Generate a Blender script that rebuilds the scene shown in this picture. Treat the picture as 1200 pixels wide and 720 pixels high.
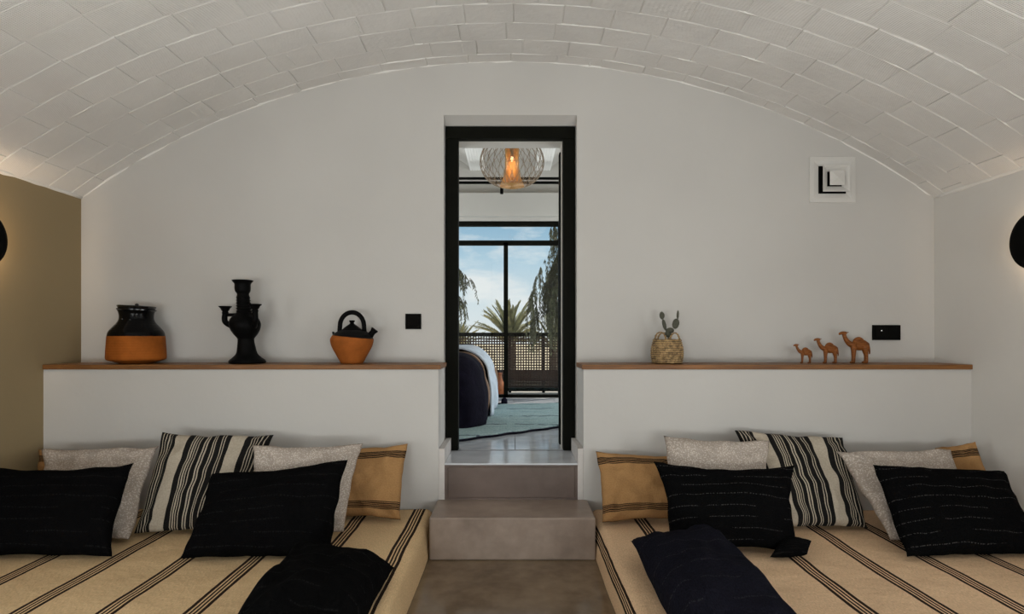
import bpy, bmesh, math, random
from mathutils import Vector, Matrix, noise
random.seed(7)
PI = math.pi
C = bpy.context.scene.collection
for o in list(bpy.data.objects):
    bpy.data.objects.remove(o)

# ------------------------------------------------------------------ camera
F, CX, CY, H = 700.0, 600.0, 395.0, 1.154       # focal length in pixels of a 1200 px wide frame, horizon, eye height
cam = bpy.data.cameras.new('camera')
cam.sensor_width = 36; cam.lens = F * 36 / 1200; cam.shift_y = 35 / 1200
cam.clip_start = .02; cam.clip_end = 400
co = bpy.data.objects.new('camera', cam); C.objects.link(co)
co.location = (0, 0, H); co.rotation_euler = (PI / 2, 0, 0)
bpy.context.scene.camera = co

def P(px, py, d):
    return Vector(((px - CX) * d / F, d, H + (CY - py) * d / F))
def PZ(px, py, z):
    d = (H - z) * F / (py - CY)
    return Vector(((px - CX) * d / F, d, z))

# ------------------------------------------------------------------ colour management
vs = bpy.context.scene.view_settings
vs.view_transform = 'Standard'; vs.look = 'None'; vs.gamma = 1; vs.use_curve_mapping = False
vs.exposure = 0.0
cyc = bpy.context.scene.cycles
cyc.max_bounces = 10; cyc.diffuse_bounces = 5; cyc.glossy_bounces = 4; cyc.transparent_max_bounces = 16
cyc.sample_clamp_indirect = 6

# ------------------------------------------------------------------ world sky
w = bpy.data.worlds.new('sky'); bpy.context.scene.world = w; w.use_nodes = True
nt = w.node_tree; nt.nodes.clear()
def wn(t): return nt.nodes.new(t)
tc = wn('ShaderNodeTexCoord'); sep = wn('ShaderNodeSeparateXYZ'); nt.links.new(tc.outputs['Generated'], sep.inputs[0])
gr = wn('ShaderNodeValToRGB'); nt.links.new(sep.outputs['Z'], gr.inputs[0])
e = gr.color_ramp.elements
e[0].position = 0.0; e[0].color = (.80, .83, .84, 1)
e[1].position = .5; e[1].color = (.12, .26, .44, 1)
m = e.new(.06); m.color = (.70, .79, .83, 1)
m = e.new(.13); m.color = (.46, .64, .76, 1)
m = e.new(.21); m.color = (.22, .42, .60, 1)
mp = wn('ShaderNodeMapping'); mp.inputs['Scale'].default_value = (1.0, 1.0, 3.2); mp.inputs['Location'].default_value = (.37, 0, .12)
nt.links.new(tc.outputs['Generated'], mp.inputs[0])
no = wn('ShaderNodeTexNoise'); no.inputs['Scale'].default_value = 5.5; no.inputs['Detail'].default_value = 6; no.inputs['Roughness'].default_value = .55
nt.links.new(mp.outputs[0], no.inputs['Vector'])
cr = wn('ShaderNodeValToRGB'); cr.color_ramp.elements[0].position = .46; cr.color_ramp.elements[1].position = .60
nt.links.new(no.outputs['Fac'], cr.inputs[0])
mx = wn('ShaderNodeMixRGB'); nt.links.new(cr.outputs[0], mx.inputs[0]); nt.links.new(gr.outputs[0], mx.inputs[1]); mx.inputs[2].default_value = (.86, .88, .88, 1)
bg = wn('ShaderNodeBackground'); nt.links.new(mx.outputs[0], bg.inputs[0]); bg.inputs[1].default_value = 1.0
out = wn('ShaderNodeOutputWorld'); nt.links.new(bg.outputs[0], out.inputs[0])

# ------------------------------------------------------------------ sun, and added fill lamps standing in for daylight
def light(name, kind, loc, rot, energy, color, **kw):
    l = bpy.data.lights.new(name, kind); l.energy = energy; l.color = color
    for k, v in kw.items(): setattr(l, k, v)
    o = bpy.data.objects.new(name, l); C.objects.link(o); o.location = loc; o.rotation_euler = rot
    return o
SUN = Vector((-.42, -.34, -.85))
light('sun', 'SUN', (6, 14, 9), SUN.to_track_quat('-Z', 'Y').to_euler(), 4.0, (1, .93, .82), angle=.01)
for sx_0 in (-1, 1):
    light('front_fill', 'AREA', (sx_0 * 1.5, -2.35, 1.05), (PI / 2 + .1, 0, 0), 21, (1, .985, .965), shape='RECTANGLE', size=1.7, size_y=1.9)  # added fill lamps outside the unseen windows behind the camera
    light('vault_uplight', 'AREA', (sx_0 * 1.5, -2.3, .55), (PI / 2 + .85, 0, 0), 72, (1, .98, .95), shape='RECTANGLE', size=1.7, size_y=.8)  # added uplight to brighten the vault, no real terrace behind it
    light('side_fill', 'AREA', (-3.0 if sx_0 < 0 else 2.95, .75, 1.0), (PI / 2 + .25, 0, sx_0 * PI / 2), 47, (1, .98, .955), shape='RECTANGLE', size=1.5, size_y=1.5)  # added fill lamps at unseen side windows, placed after the ledge shadows
    light('bedroom_fill', 'AREA', (-2.62 if sx_0 < 0 else 2.32, 5.7, 1.5), (PI / 2 + .45, 0, sx_0 * PI / 2), 68, (.95, .98, 1), shape='RECTANGLE', size=1.6, size_y=1.7)  # added bedroom fill, kept out of the view through the door

# ------------------------------------------------------------------ materials
class NT:
    def __init__(s, name):
        s.m = bpy.data.materials.new(name); s.m.use_nodes = True; s.t = s.m.node_tree
        s.b = s.t.nodes['Principled BSDF']
    def n(s, t, **kw):
        x = s.t.nodes.new('ShaderNode' + t)
        for k, v in kw.items():
            if k.startswith('_'): setattr(x, k[1:], v)
            else: x.inputs[k.replace('__', ' ')].default_value = v
        return x
    def l(s, a, b): s.t.links.new(a, b)
    def math(s, op, a, b=None, c=None):
        x = s.n('Math', _operation=op)
        for i, v in enumerate((a, b, c)):
            if v is None: continue
            if isinstance(v, (int, float)): x.inputs[i].default_value = v
            else: s.l(v, x.inputs[i])
        return x.outputs[0]
    def coord(s, kind='Object', scale=(1, 1, 1)):
        t = s.n('TexCoord') if kind != 'Position' else s.n('NewGeometry')
        mp = s.n('Mapping'); mp.inputs['Scale'].default_value = scale
        s.l(t.outputs[kind], mp.inputs[0]); return mp.outputs[0]
    def noise(s, v, scale, detail=4, rough=.5):
        x = s.n('TexNoise', Scale=scale, Detail=detail, Roughness=rough); s.l(v, x.inputs['Vector']); return x.outputs['Fac']
    def ramp(s, fac, stops, const=False):
        x = s.n('ValToRGB'); r = x.color_ramp
        if const: r.interpolation = 'CONSTANT'
        while len(r.elements) < len(stops): r.elements.new(.5)
        for i, (p, c) in enumerate(stops):
            r.elements[i].position = p; r.elements[i].color = tuple(c) + (1,) if len(c) == 3 else c
        s.l(fac, x.inputs[0]); return x.outputs[0]
    def mix(s, f, a, b, blend='MIX'):
        x = s.n('MixRGB', _blend_type=blend)
        for i, v in enumerate((f, a, b)):
            if isinstance(v, (int, float)): x.inputs[i].default_value = v if i == 0 else (v, v, v, 1)
            elif isinstance(v, tuple): x.inputs[i].default_value = v + (1,)
            else: s.l(v, x.inputs[i])
        return x.outputs[0]
    def bump(s, h, strength=.3, dist=.01, prev=None):
        x = s.n('Bump', Strength=strength, Distance=dist); s.l(h, x.inputs['Height'])
        if prev is not None: s.l(prev, x.inputs['Normal'])
        s.l(x.outputs[0], s.b.inputs['Normal']); return x.outputs[0]
    def base(s, c):
        if isinstance(c, tuple): s.b.inputs['Base Color'].default_value = c + (1,)
        else: s.l(c, s.b.inputs['Base Color'])
    def set(s, rough=.6, metal=0, spec=.5):
        s.b.inputs['Roughness'].default_value = rough; s.b.inputs['Metallic'].default_value = metal
        s.b.inputs['Specular IOR Level'].default_value = spec

def tint(c, k): return tuple(max(0, min(1, x * k)) for x in c)
def simple(name, c, rough=.6, var=.12, scale=8, bump=.0, bscale=60, metal=0, spec=.5, dist=.003):
    a = NT(name); v = a.coord('Position'); n = a.noise(v, scale)
    a.base(a.ramp(n, [(.3, tint(c, 1 - var)), (.7, tint(c, 1 + var))])); a.set(rough, metal, spec)
    if bump: a.bump(a.noise(v, bscale, 5), bump, dist)
    return a.m

def plaster(name, c):
    a = NT(name); v = a.coord('Position')
    a.base(a.ramp(a.noise(v, 1.3, 5), [(.3, tint(c, .955)), (.7, tint(c, 1.03))])); a.set(.85, 0, .25)
    b = a.bump(a.noise(v, 2.2, 3), .25, .03); b = a.bump(a.noise(v, 34, 6), .16, .004, b)
    return a.m
M = {}
M['wall'] = plaster('white plaster', (.50, .485, .465))
M['wall_r_lifted'] = plaster('white plaster with light added', (.64, .62, .59))  # same white plaster, lightened in colour to make up for weak side light
M['khaki'] = plaster('khaki plaster', (.28, .212, .118))
M['ceil'] = plaster('ceiling plaster', (.76, .745, .715))
M['room2'] = plaster('bedroom plaster', (.50, .475, .435))

a = NT('ribbed vault brick'); v = a.coord('Object'); w_ = a.coord('Position')
sx = a.n('SeparateXYZ'); a.l(v, sx.inputs[0])
rib = a.math('SINE', a.math('MULTIPLY', sx.outputs['Y'], 2 * PI / .0078))
a.base(a.ramp(a.noise(w_, 2.5, 4), [(.3, (.71, .69, .665)), (.7, (.79, .77, .745))])); a.set(.8, 0, .25)
b = a.bump(rib, .6, .0020); b = a.bump(a.noise(w_, 9, 5, .6), .45, .014, b); a.bump(a.noise(w_, 70, 4), .2, .003, b)
M['brick'] = a.m

def concrete(name, c1, c2, rough, sc=3):
    a = NT(name); v = a.coord('Position')
    n = a.noise(v, sc, 6, .6); n2 = a.noise(v, sc * 5, 5)
    col = a.ramp(n, [(.32, c1), (.68, c2)])
    a.base(a.mix(.25, col, a.ramp(n2, [(.3, tint(c1, .8)), (.7, tint(c2, 1.15))])))
    a.set(rough, 0, .5); a.l(a.math('MULTIPLY_ADD', n, .22, rough - .1), a.b.inputs['Roughness'])
    a.bump(a.noise(v, 5, 3), .04, .01); return a.m
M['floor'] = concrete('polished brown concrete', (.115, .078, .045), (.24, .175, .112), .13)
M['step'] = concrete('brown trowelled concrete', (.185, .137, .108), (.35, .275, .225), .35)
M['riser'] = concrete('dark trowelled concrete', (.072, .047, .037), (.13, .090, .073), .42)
M['marble'] = simple('pale grey polished stone', (.58, .60, .64), .12, .12, 5)
M['tile'] = simple('grey blue polished tile', (.50, .52, .56), .09, .14, 7)
M['grout'] = simple('grey grout', (.25, .25, .26), .8)
M['board'] = simple('pale skirting stone', (.52, .49, .47), .5, .08, 12)

a = NT('oiled walnut'); v = a.coord('Position', (1.2, 16, 16)); n = a.noise(v, 3, 6, .6)
a.base(a.ramp(n, [(.3, (.10, .042, .014)), (.55, (.19, .082, .025)), (.75, (.26, .115, .038))])); a.set(.45, 0, .25); a.bump(n, .1, .002)
M['wood'] = a.m
a = NT('carved orange wood'); v = a.coord('Object', (6, 30, 30)); n = a.noise(v, 4, 5, .6)
a.base(a.ramp(n, [(.3, (.10, .030, .006)), (.6, (.22, .072, .014)), (.8, (.29, .105, .022))])); a.set(.5, 0, .2); a.bump(n, .1, .001)
M['carved'] = a.m

def fabric_bump(a, sc=260, strength=.5):
    v = a.coord('UV'); t = a.n('TexNoise', Scale=sc, Detail=3, Roughness=.7); a.l(v, t.inputs['Vector'])
    b = a.bump(t.outputs['Fac'], strength, .003)
    w2 = a.coord('Position'); a.bump(a.noise(w2, 13, 5, .55), .75, .020, b)

# cushions carry uv 0..1 over front and back; stripes are woven along v
def stripes_uv(name, dark, pale, pales, axis=0, wob=.003, extra=None):
    a = NT(name); v = a.coord('UV'); sx = a.n('SeparateXYZ'); a.l(v, sx.inputs[0])
    wn_ = a.noise(v, 6, 2)
    c = a.math('ADD', sx.outputs[axis], a.math('MULTIPLY', a.math('SUBTRACT', wn_, .5), wob * 2))
    acc = None
    for k in range(0, len(pales), 14):
        st = [(0, (0, 0, 0))]
        for (p, q) in pales[k:k + 14]: st += [(p, (1, 1, 1)), (q, (0, 0, 0))]
        r = a.ramp(c, st, True)
        acc = r if acc is None else a.math('MAXIMUM', acc, r)
    n = a.noise(v, 60, 4)
    pc = a.ramp(n, [(.3, tint(pale, .86)), (.7, tint(pale, 1.1))]); dc = a.ramp(n, [(.3, tint(dark, .7)), (.7, tint(dark, 1.3))])
    a.base(a.mix(acc, dc, pc)); a.set(.9, 0, .15); fabric_bump(a)
    return a.m
W_ = [(.02, .03), (.05, .058), (.078, .086), (.103, .109), (.138, .26), (.31, .318), (.332, .34), (.354, .362), (.376, .383), (.425, .435),
      (.449, .459), (.497, .506), (.518, .527), (.572, .582), (.594, .603), (.645, .775), (.83, .838), (.853, .861), (.878, .886), (.91, .918), (.95, .96)]
M['striped'] = stripes_uv('black and cream stripe', (.008, .0075, .007), (.42, .365, .29), W_)
def ochre_int():
    dark = []
    for base in (.11, .80):
        for k in range(5): dark.append((base + k * .0215, base + k * .0215 + .0145))
    pal = []; p = 0.0001
    for (x, y) in dark: pal.append((p, x)); p = y
    pal.append((p, 1.0)); return pal
M['ochre'] = stripes_uv('ochre wool with dark bands', (.018, .010, .006), (.36, .20, .082), ochre_int(), axis=1, wob=.004)

a = NT('oatmeal twill'); v = a.coord('UV')
wv = a.n('TexVoronoi', Scale=62); a.l(v, wv.inputs['Vector'])
n = a.noise(v, 150, 3)
a.base(a.mix(.5, a.ramp(wv.outputs['Distance'], [(.1, (.80, .72, .64)), (.5, (.22, .18, .15))]), a.ramp(n, [(.35, (.40, .345, .30)), (.65, (.68, .60, .53))])))
a.set(.95, 0, .1); fabric_bump(a, 200, .6); M['oatmeal'] = a.m

def black_cushion(name, base, stitch, amount):
    a = NT(name); v = a.coord('UV'); sx = a.n('SeparateXYZ'); a.l(v, sx.inputs[0])
    wob = a.math('MULTIPLY', a.math('SUBTRACT', a.noise(v, 3, 1), .5), .03)
    vv = a.math('ADD', sx.outputs[1], wob)
    fr = a.math('FRACT', a.math('MULTIPLY', vv, 8.0))
    line = a.math('LESS_THAN', a.math('ABSOLUTE', a.math('SUBTRACT', fr, .5)), .035)
    dash = a.math('GREATER_THAN', a.noise(a.coord('UV', (90, 16, 1)), 1.0, 1), .50)
    keep = a.math('GREATER_THAN', a.noise(a.coord('UV', (3, 8, 1)), 1.0, 2), .44)
    f = a.math('MULTIPLY', a.math('MULTIPLY', line, dash), a.math('MULTIPLY', keep, amount))
    sp = a.n('TexVoronoi', Scale=34); a.l(v, sp.inputs['Vector'])
    speck = a.math('LESS_THAN', sp.outputs['Distance'], .045)
    f = a.math('MAXIMUM', f, a.math('MULTIPLY', speck, amount * .8))
    n = a.noise(v, 90, 4)
    a.base(a.mix(f, a.ramp(n, [(.3, tint(base, .6)), (.7, tint(base, 1.5))]), stitch)); a.set(1.0, 0, .02); fabric_bump(a, 220, .5)
    return a.m
M['black_l'] = black_cushion('black wool', (.0028, .0028, .003), (.035, .035, .035), .3)
M['black_r'] = black_cushion('black wool with pale stitches', (.003, .003, .0032), (.085, .08, .08), .5)
M['navy'] = black_cushion('navy wool', (.0075, .0075, .012), (.07, .07, .07), .25)

def bedcover(name, x0, spacing, pale):
    a = NT(name); v = a.coord('UV'); sx = a.n('SeparateXYZ'); a.l(v, sx.inputs[0])      # uv in metres
    wob = a.math('MULTIPLY', a.math('SUBTRACT', a.noise(v, 3.5, 3), .5), .016)
    xx = a.math('DIVIDE', a.math('ADD', a.math('SUBTRACT', sx.outputs[0], x0), wob), spacing)
    fr = a.math('FRACT', a.math('ADD', xx, 10.5))
    k = 1 / spacing; st = [(0, (0, 0, 0))]
    for (p, q) in ((-.034, -.020), (-.013, -.004), (.003, .012), (.019, .033)):
        st += [(.5 + p * k, (1, 1, 1)), (.5 + q * k, (0, 0, 0))]
    f = a.ramp(fr, st, True)
    n = a.noise(a.coord('UV', (60, 22, 1)), 3, 4, .75); n2 = a.noise(v, 3, 4)
    pc = a.mix(.5, a.ramp(n, [(.35, tint(pale, .62)), (.65, tint(pale, 1.25))]), a.ramp(n2, [(.3, tint(pale, .9)), (.7, tint(pale, 1.08))]))
    a.base(a.mix(f, pc, (.022, .012, .008))); a.set(.95, 0, .12)
    b = a.bump(n, .7, .005); a.bump(a.noise(v, 6, 5), .75, .03, b)
    return a.m
M['cover_l'] = bedcover('tan striped wool left', -.525, .308, (.70, .50, .285))
M['cover_r'] = bedcover('tan striped wool right', .695, .287, (.72, .50, .315))

def metal(name, c, rough=.4): return simple(name, c, rough, .15, 20, .05, 80)
M['black'] = simple('matt black', (.004, .004, .0036), .7, .1, spec=.03)
M['frame'] = simple('dark bronze paint', (.0048, .0050, .0034), .6, .15, 10, spec=.05)
M['clayblack'] = simple('black burnished clay', (.0032, .0031, .0031), .45, .25, 30, .25, 60, spec=.035)
M['white'] = simple('white lacquer', (.56, .545, .52), .45, .03)
M['beam'] = simple('white painted beam', (.80, .78, .74), .6, .03)
M['soil'] = simple('dark soil', (.02, .014, .01), .9, .4, 60, .5, 80)
M['cactus'] = simple('grey green cactus', (.055, .055, .036), .7, .25, 60, .3, 200)
M['bamboo'] = simple('golden bamboo', (.42, .23, .075), .5, .25, 60)
M['wire'] = simple('weathered rattan wire', (.24, .18, .12), .6, .2, 60)
M['bedwhite'] = simple('pale blue white cotton', (.50, .56, .63), .9, .16, 9, .4, 20, dist=.02)
M['bednavy'] = simple('dark navy quilt', (.007, .006, .013), .95, .3, 12, .4, 20, spec=.1, dist=.02)
M['bedbrown'] = simple('brown wool band', (.20, .12, .075), .9, .2, 20, .4, 40)
M['terracotta'] = simple('terracotta', (.36, .12, .045), .7, .2, 30)
M['lattice'] = simple('reddish brown timber', (.045, .020, .012), .7, .3, 12)
M['panelwood'] = simple('dark red brown boards', (.060, .024, .016), .6, .35, 14)
M['terrace'] = simple('pale terrace paving', (.52, .47, .41), .8, .1, 6)
M['ground'] = simple('dry pale earth', (.62, .50, .33), .95, .25, .6)
M['palm'] = simple('hazy palm green', (.30, .295, .17), .6, .45, 5)  # palm green paled, distance haze put into the leaf colour
M['willow'] = simple('olive green needle leaves', (.115, .115, .055), .6, .5, 9)
M['bark'] = simple('grey brown bark', (.10, .075, .05), .9, .3, 20, .4, 50)
M['shrub'] = simple('dark shrub green', (.05, .06, .022), .7, .5, 4)
M['rope'] = simple('dark cord', (.03, .02, .015), .8)

def twotone(name, top, low, zs, kx, gloss, rough_low=.75):
    a = NT(name); v = a.coord('Object'); sx = a.n('SeparateXYZ'); a.l(v, sx.inputs[0])
    wob = a.math('MULTIPLY', a.math('SUBTRACT', a.noise(v, 30, 2), .5), .004)
    a.b.inputs['Specular IOR Level'].default_value = .10
    h = a.math('ADD', a.math('ADD', sx.outputs['Z'], a.math('MULTIPLY', sx.outputs['X'], kx)), wob)
    f = a.math('GREATER_THAN', h, zs)
    n = a.noise(v, 9, 5, .6)
    lc = a.ramp(n, [(.3, tint(low, .72)), (.7, tint(low, 1.2))])
    a.base(a.mix(f, lc, top)); a.l(a.math('MULTIPLY_ADD', f, gloss - rough_low, rough_low), a.b.inputs['Roughness'])
    rings = a.math('SINE', a.math('MULTIPLY', sx.outputs['Z'], 420)); b = a.bump(rings, .12, .002); a.bump(a.noise(v, 60, 4), .2, .003, b)
    return a.m
M['jar'] = twotone('glazed and raw terracotta', (.0025, .0025, .0027), (.29, .082, .012), .163, 0, .16)
M['kettle'] = twotone('black slip on terracotta', (.0035, .0035, .0035), (.29, .085, .016), .158, .10, .55)

a = NT('woven palm leaf'); v = a.coord('Object'); n = a.noise(v, 45, 4, .7)
sz = a.n('SeparateXYZ'); a.l(v, sz.inputs[0]); rw = a.math('ABSOLUTE', a.math('SINE', a.math('MULTIPLY', a.math('SUBTRACT', sz.outputs['Z'], .002), 11 * PI / .142)))
rk = a.math('LESS_THAN', a.math('ADD', rw, a.math('MULTIPLY', a.math('SUBTRACT', n, .5), .9)), .30)
a.base(a.mix(rk, a.ramp(n, [(.35, (.12, .075, .032)), (.55, (.36, .235, .105)), (.75, (.50, .345, .17))]), (.035, .022, .012))); a.set(.8); a.bump(a.noise(v, 120, 3), .5, .004)
M['basket'] = a.m

a = NT('window glass'); t = a.t; t.nodes.remove(a.b)
tr = a.n('BsdfTransparent'); gl = a.n('BsdfGlossy', Roughness=.0); fz = a.n('LayerWeight', Blend=.5)
ms = a.n('MixShader'); a.l(a.math('MULTIPLY_ADD', a.math('POWER', fz.outputs['Facing'], 5), .45, .025), ms.inputs[0]); a.l(tr.outputs[0], ms.inputs[1]); a.l(gl.outputs[0], ms.inputs[2])
tr.inputs[0].default_value = (.96, .98, .98, 1)
a.l(ms.outputs[0], t.nodes['Material Output'].inputs[0]); M['glass'] = a.m

def emit(name, c, s):
    a = NT(name); a.base(c); a.b.inputs['Emission Color'].default_value = c + (1,); a.b.inputs['Emission Strength'].default_value = s; return a.m
M['bulb'] = emit('lit filament bulb', (1, .80, .5), 7)
M['led'] = emit('white indicator', (1, 1, 1), 1.0)
M['ledring'] = emit('warm led ring', (1, .72, .42), 3.2)

a = NT('teal wool rug'); v = a.coord('Object')
rot = a.n('Mapping'); rot.inputs['Scale'].default_value = (1, 9, 1); a.l(a.n('TexCoord').outputs['Object'], rot.inputs[0])
n1 = a.noise(rot.outputs[0], 2.2, 5, .7); n2 = a.noise(v, 70, 3)
c = a.ramp(n1, [(.33, (.10, .16, .17)), (.42, (.26, .38, .39)), (.62, (.38, .50, .50)), (.75, (.48, .57, .56))])
sx = a.n('SeparateXYZ'); a.l(v, sx.inputs[0])
wl = a.math('ADD', sx.outputs['Y'], a.math('MULTIPLY', a.math('SUBTRACT', a.noise(v, 2.3, 3), .5), .16))
fr = a.math('FRACT', a.math('MULTIPLY', wl, 1.9)); ln = a.math('LESS_THAN', a.math('ABSOLUTE', a.math('SUBTRACT', fr, .42)), .034)
ln2 = a.math('MULTIPLY', ln, a.math('GREATER_THAN', a.noise(v, 9, 2), .42))
a.base(a.mix(.3, a.mix(ln2, c, (.03, .045, .07)), a.ramp(n2, [(.3, (.10, .16, .17)), (.7, (.60, .70, .70))]), 'MIX')); a.set(.98, 0, .05)
a.bump(n2, .6, .01); M['rug'] = a.m

# ------------------------------------------------------------------ mesh helpers
def obj(name, bm, mat, parent=None, smooth=False, loc=None, rot=None):
    me = bpy.data.meshes.new(name)
    if isinstance(bm, bmesh.types.BMesh):
        bmesh.ops.recalc_face_normals(bm, faces=bm.faces[:])
        bm.to_mesh(me); bm.free()
    else: me = bm
    for mt in (mat if isinstance(mat, (list, tuple)) else [mat]): me.materials.append(mt)
    if smooth:
        for p in me.polygons: p.use_smooth = True
    o = bpy.data.objects.new(name, me); C.objects.link(o)
    if parent: o.parent = parent
    if loc is not None: o.location = loc
    if rot is not None: o.rotation_euler = rot
    return o
def thing(name, label, cat, loc=(0, 0, 0), rz=0, group=None):
    o = bpy.data.objects.new(name, None); C.objects.link(o); o.location = loc; o.rotation_euler = (0, 0, rz)
    o.empty_display_size = .05
    return tag(o, label, cat, group)
def tag(o, label, cat, group=None):
    o['label'] = label; o['category'] = cat
    if group: o['group'] = group
    return o
def struct(o, label=None, cat=None):
    o['kind'] = 'structure'
    if label: o['label'] = label
    if cat: o['category'] = cat
    return o
def box(bm, x0, x1, y0, y1, z0, z1, bevel=0, seg=2):
    vs_ = [bm.verts.new((x, y, z)) for x in (x0, x1) for y in (y0, y1) for z in (z0, z1)]
    fs = [(0, 1, 3, 2), (4, 6, 7, 5), (0, 4, 5, 1), (2, 3, 7, 6), (0, 2, 6, 4), (1, 5, 7, 3)]
    nf = [bm.faces.new([vs_[i] for i in f]) for f in fs]
    if bevel:
        ed = {e_ for f in nf for e_ in f.edges}
        bmesh.ops.bevel(bm, geom=list(ed), offset=bevel, segments=seg, affect='EDGES', profile=.5)
    return bm
def B(*a_, **k): return box(bmesh.new(), *a_, **k)
def lathe(bm, prof, n=48, cx=0, cy=0, cap=True, shear=None, rf=None):
    rings = []
    for (z, r) in prof:
        ox = shear(z) if shear else 0
        ring = []
        for i in range(n):
            t = 2 * PI * i / n; rr = r * (rf(z, t) if rf else 1)
            ring.append(bm.verts.new((cx + ox + rr * math.cos(t), cy + rr * math.sin(t), z)))
        rings.append(ring)
    for a_, b_ in zip(rings, rings[1:]):
        for i in range(n): bm.faces.new((a_[i], a_[(i + 1) % n], b_[(i + 1) % n], b_[i]))
    if cap:
        bm.faces.new(rings[0][::-1]); bm.faces.new(rings[-1])
    return bm
def smoothprof(pts, k=4):
    res = []
    n = len(pts)
    for i in range(n - 1):
        p0 = pts[max(i - 1, 0)]; p1 = pts[i]; p2 = pts[i + 1]; p3 = pts[min(i + 2, n - 1)]
        for j in range(k):
            t = j / k
            res.append(tuple(.5 * ((2 * b_) + (-a_ + c_) * t + (2 * a_ - 5 * b_ + 4 * c_ - d_) * t * t + (-a_ + 3 * b_ - 3 * c_ + d_) * t ** 3) for a_, b_, c_, d_ in zip(p0, p1, p2, p3)))
    res.append(tuple(pts[-1])); return res
def tube(bm, pts, rads, n=8, cap=True):
    pts = [Vector(p) for p in pts]
    if isinstance(rads, (int, float)): rads = [rads] * len(pts)
    rings = []; up = None
    for i, p in enumerate(pts):
        t = (pts[min(i + 1, len(pts) - 1)] - pts[max(i - 1, 0)]).normalized()
        if up is None:
            up = Vector((0, 0, 1)) if abs(t.z) < .9 else Vector((0, 1, 0))
        s = t.cross(up).normalized(); up = s.cross(t).normalized()
        rings.append([bm.verts.new(p + rads[i] * (math.cos(2 * PI * k / n) * s + math.sin(2 * PI * k / n) * up)) for k in range(n)])
    for a_, b_ in zip(rings, rings[1:]):
        for k in range(n): bm.faces.new((a_[k], a_[(k + 1) % n], b_[(k + 1) % n], b_[k]))
    if cap: bm.faces.new(rings[0][::-1]); bm.faces.new(rings[-1])
    return bm
def ellip(bm, c, r, sub=3, rot=None):
    res = bmesh.ops.create_icosphere(bm, subdivisions=sub, radius=1)
    for v_ in res['verts']:
        q = Vector((v_.co.x * r[0], v_.co.y * r[1], v_.co.z * r[2]))
        if rot is not None: q = rot @ q
        v_.co = Vector(c) + q
    return bm
def copy_tree(o, parent=None):
    c = o.copy(); C.objects.link(c); c.parent = parent
    for ch in list(o.children): copy_tree(ch, c)
    return c

# ================================================================== STRUCTURE
XL, XR = -2.683, 2.63          # side walls
YW, YP, YB = 3.72, 3.42, -2.0  # rear wall, low ledge wall, wall behind the camera
L = .43                        # bedroom level
XC = (XL + XR) / 2; SP = 2.02; CR = 2.87
half = (XR - XL) / 2; R = (half ** 2 + (CR - SP) ** 2) / (2 * (CR - SP)); ZC = CR - R; AM = math.asin(half / R)

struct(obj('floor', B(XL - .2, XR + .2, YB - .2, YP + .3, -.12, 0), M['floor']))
# wall with door recess; top is an arc hidden by the vault bricks
def arcwall(y0, y1, holes, mat, name):
    bm = bmesh.new()
    xs = sorted({XL - .15, XR + .15} | {h[0] for h in holes} | {h[1] for h in holes} | {XL + (XR - XL) * i / 28 for i in range(29)})
    def top(x):
        q = min(abs(x - XC), half); return ZC + math.sqrt((R + .05) ** 2 - q * q)
    for a_, b_ in zip(xs, xs[1:]):
        mid = (a_ + b_) / 2; spans = [(0, None)]
        for h in holes:
            if h[0] < mid < h[1]:
                spans = ([(0, h[2])] if h[2] > 0 else []) + [(h[3], None)]
        for (z0, z1) in spans:
            za, zb = (top(a_), top(b_)) if z1 is None else (z1, z1)
            v8 = [bm.verts.new(q) for q in ((a_, y0, z0), (b_, y0, z0), (b_, y1, z0), (a_, y1, z0), (a_, y0, za), (b_, y0, zb), (b_, y1, zb), (a_, y1, za))]
            for f in ((0, 1, 5, 4), (2, 3, 7, 6), (3, 2, 1, 0), (4, 5, 6, 7)): bm.faces.new([v8[i] for i in f])
            def wall_side(f): bm.faces.new([v8[i] for i in f])
            wall_side((0, 4, 7, 3)); wall_side((1, 2, 6, 5))
    bmesh.ops.remove_doubles(bm, verts=bm.verts[:], dist=1e-5)
    # drop the interior dividing faces
    seen = {}
    for f in bm.faces[:]:
        c_ = f.calc_center_median(); k = (round(c_.x, 4), round(c_.y, 4), round(c_.z, 4))
        if k in seen: bm.faces.remove(f); bm.faces.remove(seen.pop(k))
        else: seen[k] = f
    return struct(obj(name, bm, mat))
DX0, DX1, DZ = -.425, .404, 2.535
arcwall(YW, YW + .12, [(DX0, DX1, 0, DZ)], M['wall'], 'wall_back')
arcwall(YB - .15, YB, [(-2.35, -.65, .15, 2.05), (.65, 2.35, .15, 2.05)], M['wall'], 'wall_front')
def sidewall(x0, x1, mat, name):
    bm = bmesh.new()
    a0, a1, z0, z1 = .0, 1.5, .25, 1.75
    for (ya, yb, za, zb) in ((YB - .15, a0, 0, 2.10), (a1, YW + .12, 0, 2.10), (a0, a1, 0, z0), (a0, a1, z1, 2.10)): box(bm, x0, x1, ya, yb, za, zb)
    bmesh.ops.remove_doubles(bm, verts=bm.verts[:], dist=1e-5)
    return struct(obj(name, bm, mat))
sidewall(XL - .15, XL, M['khaki'], 'wall_left')
sidewall(XR, XR + .15, M['wall_r_lifted'], 'wall_right')
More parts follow.
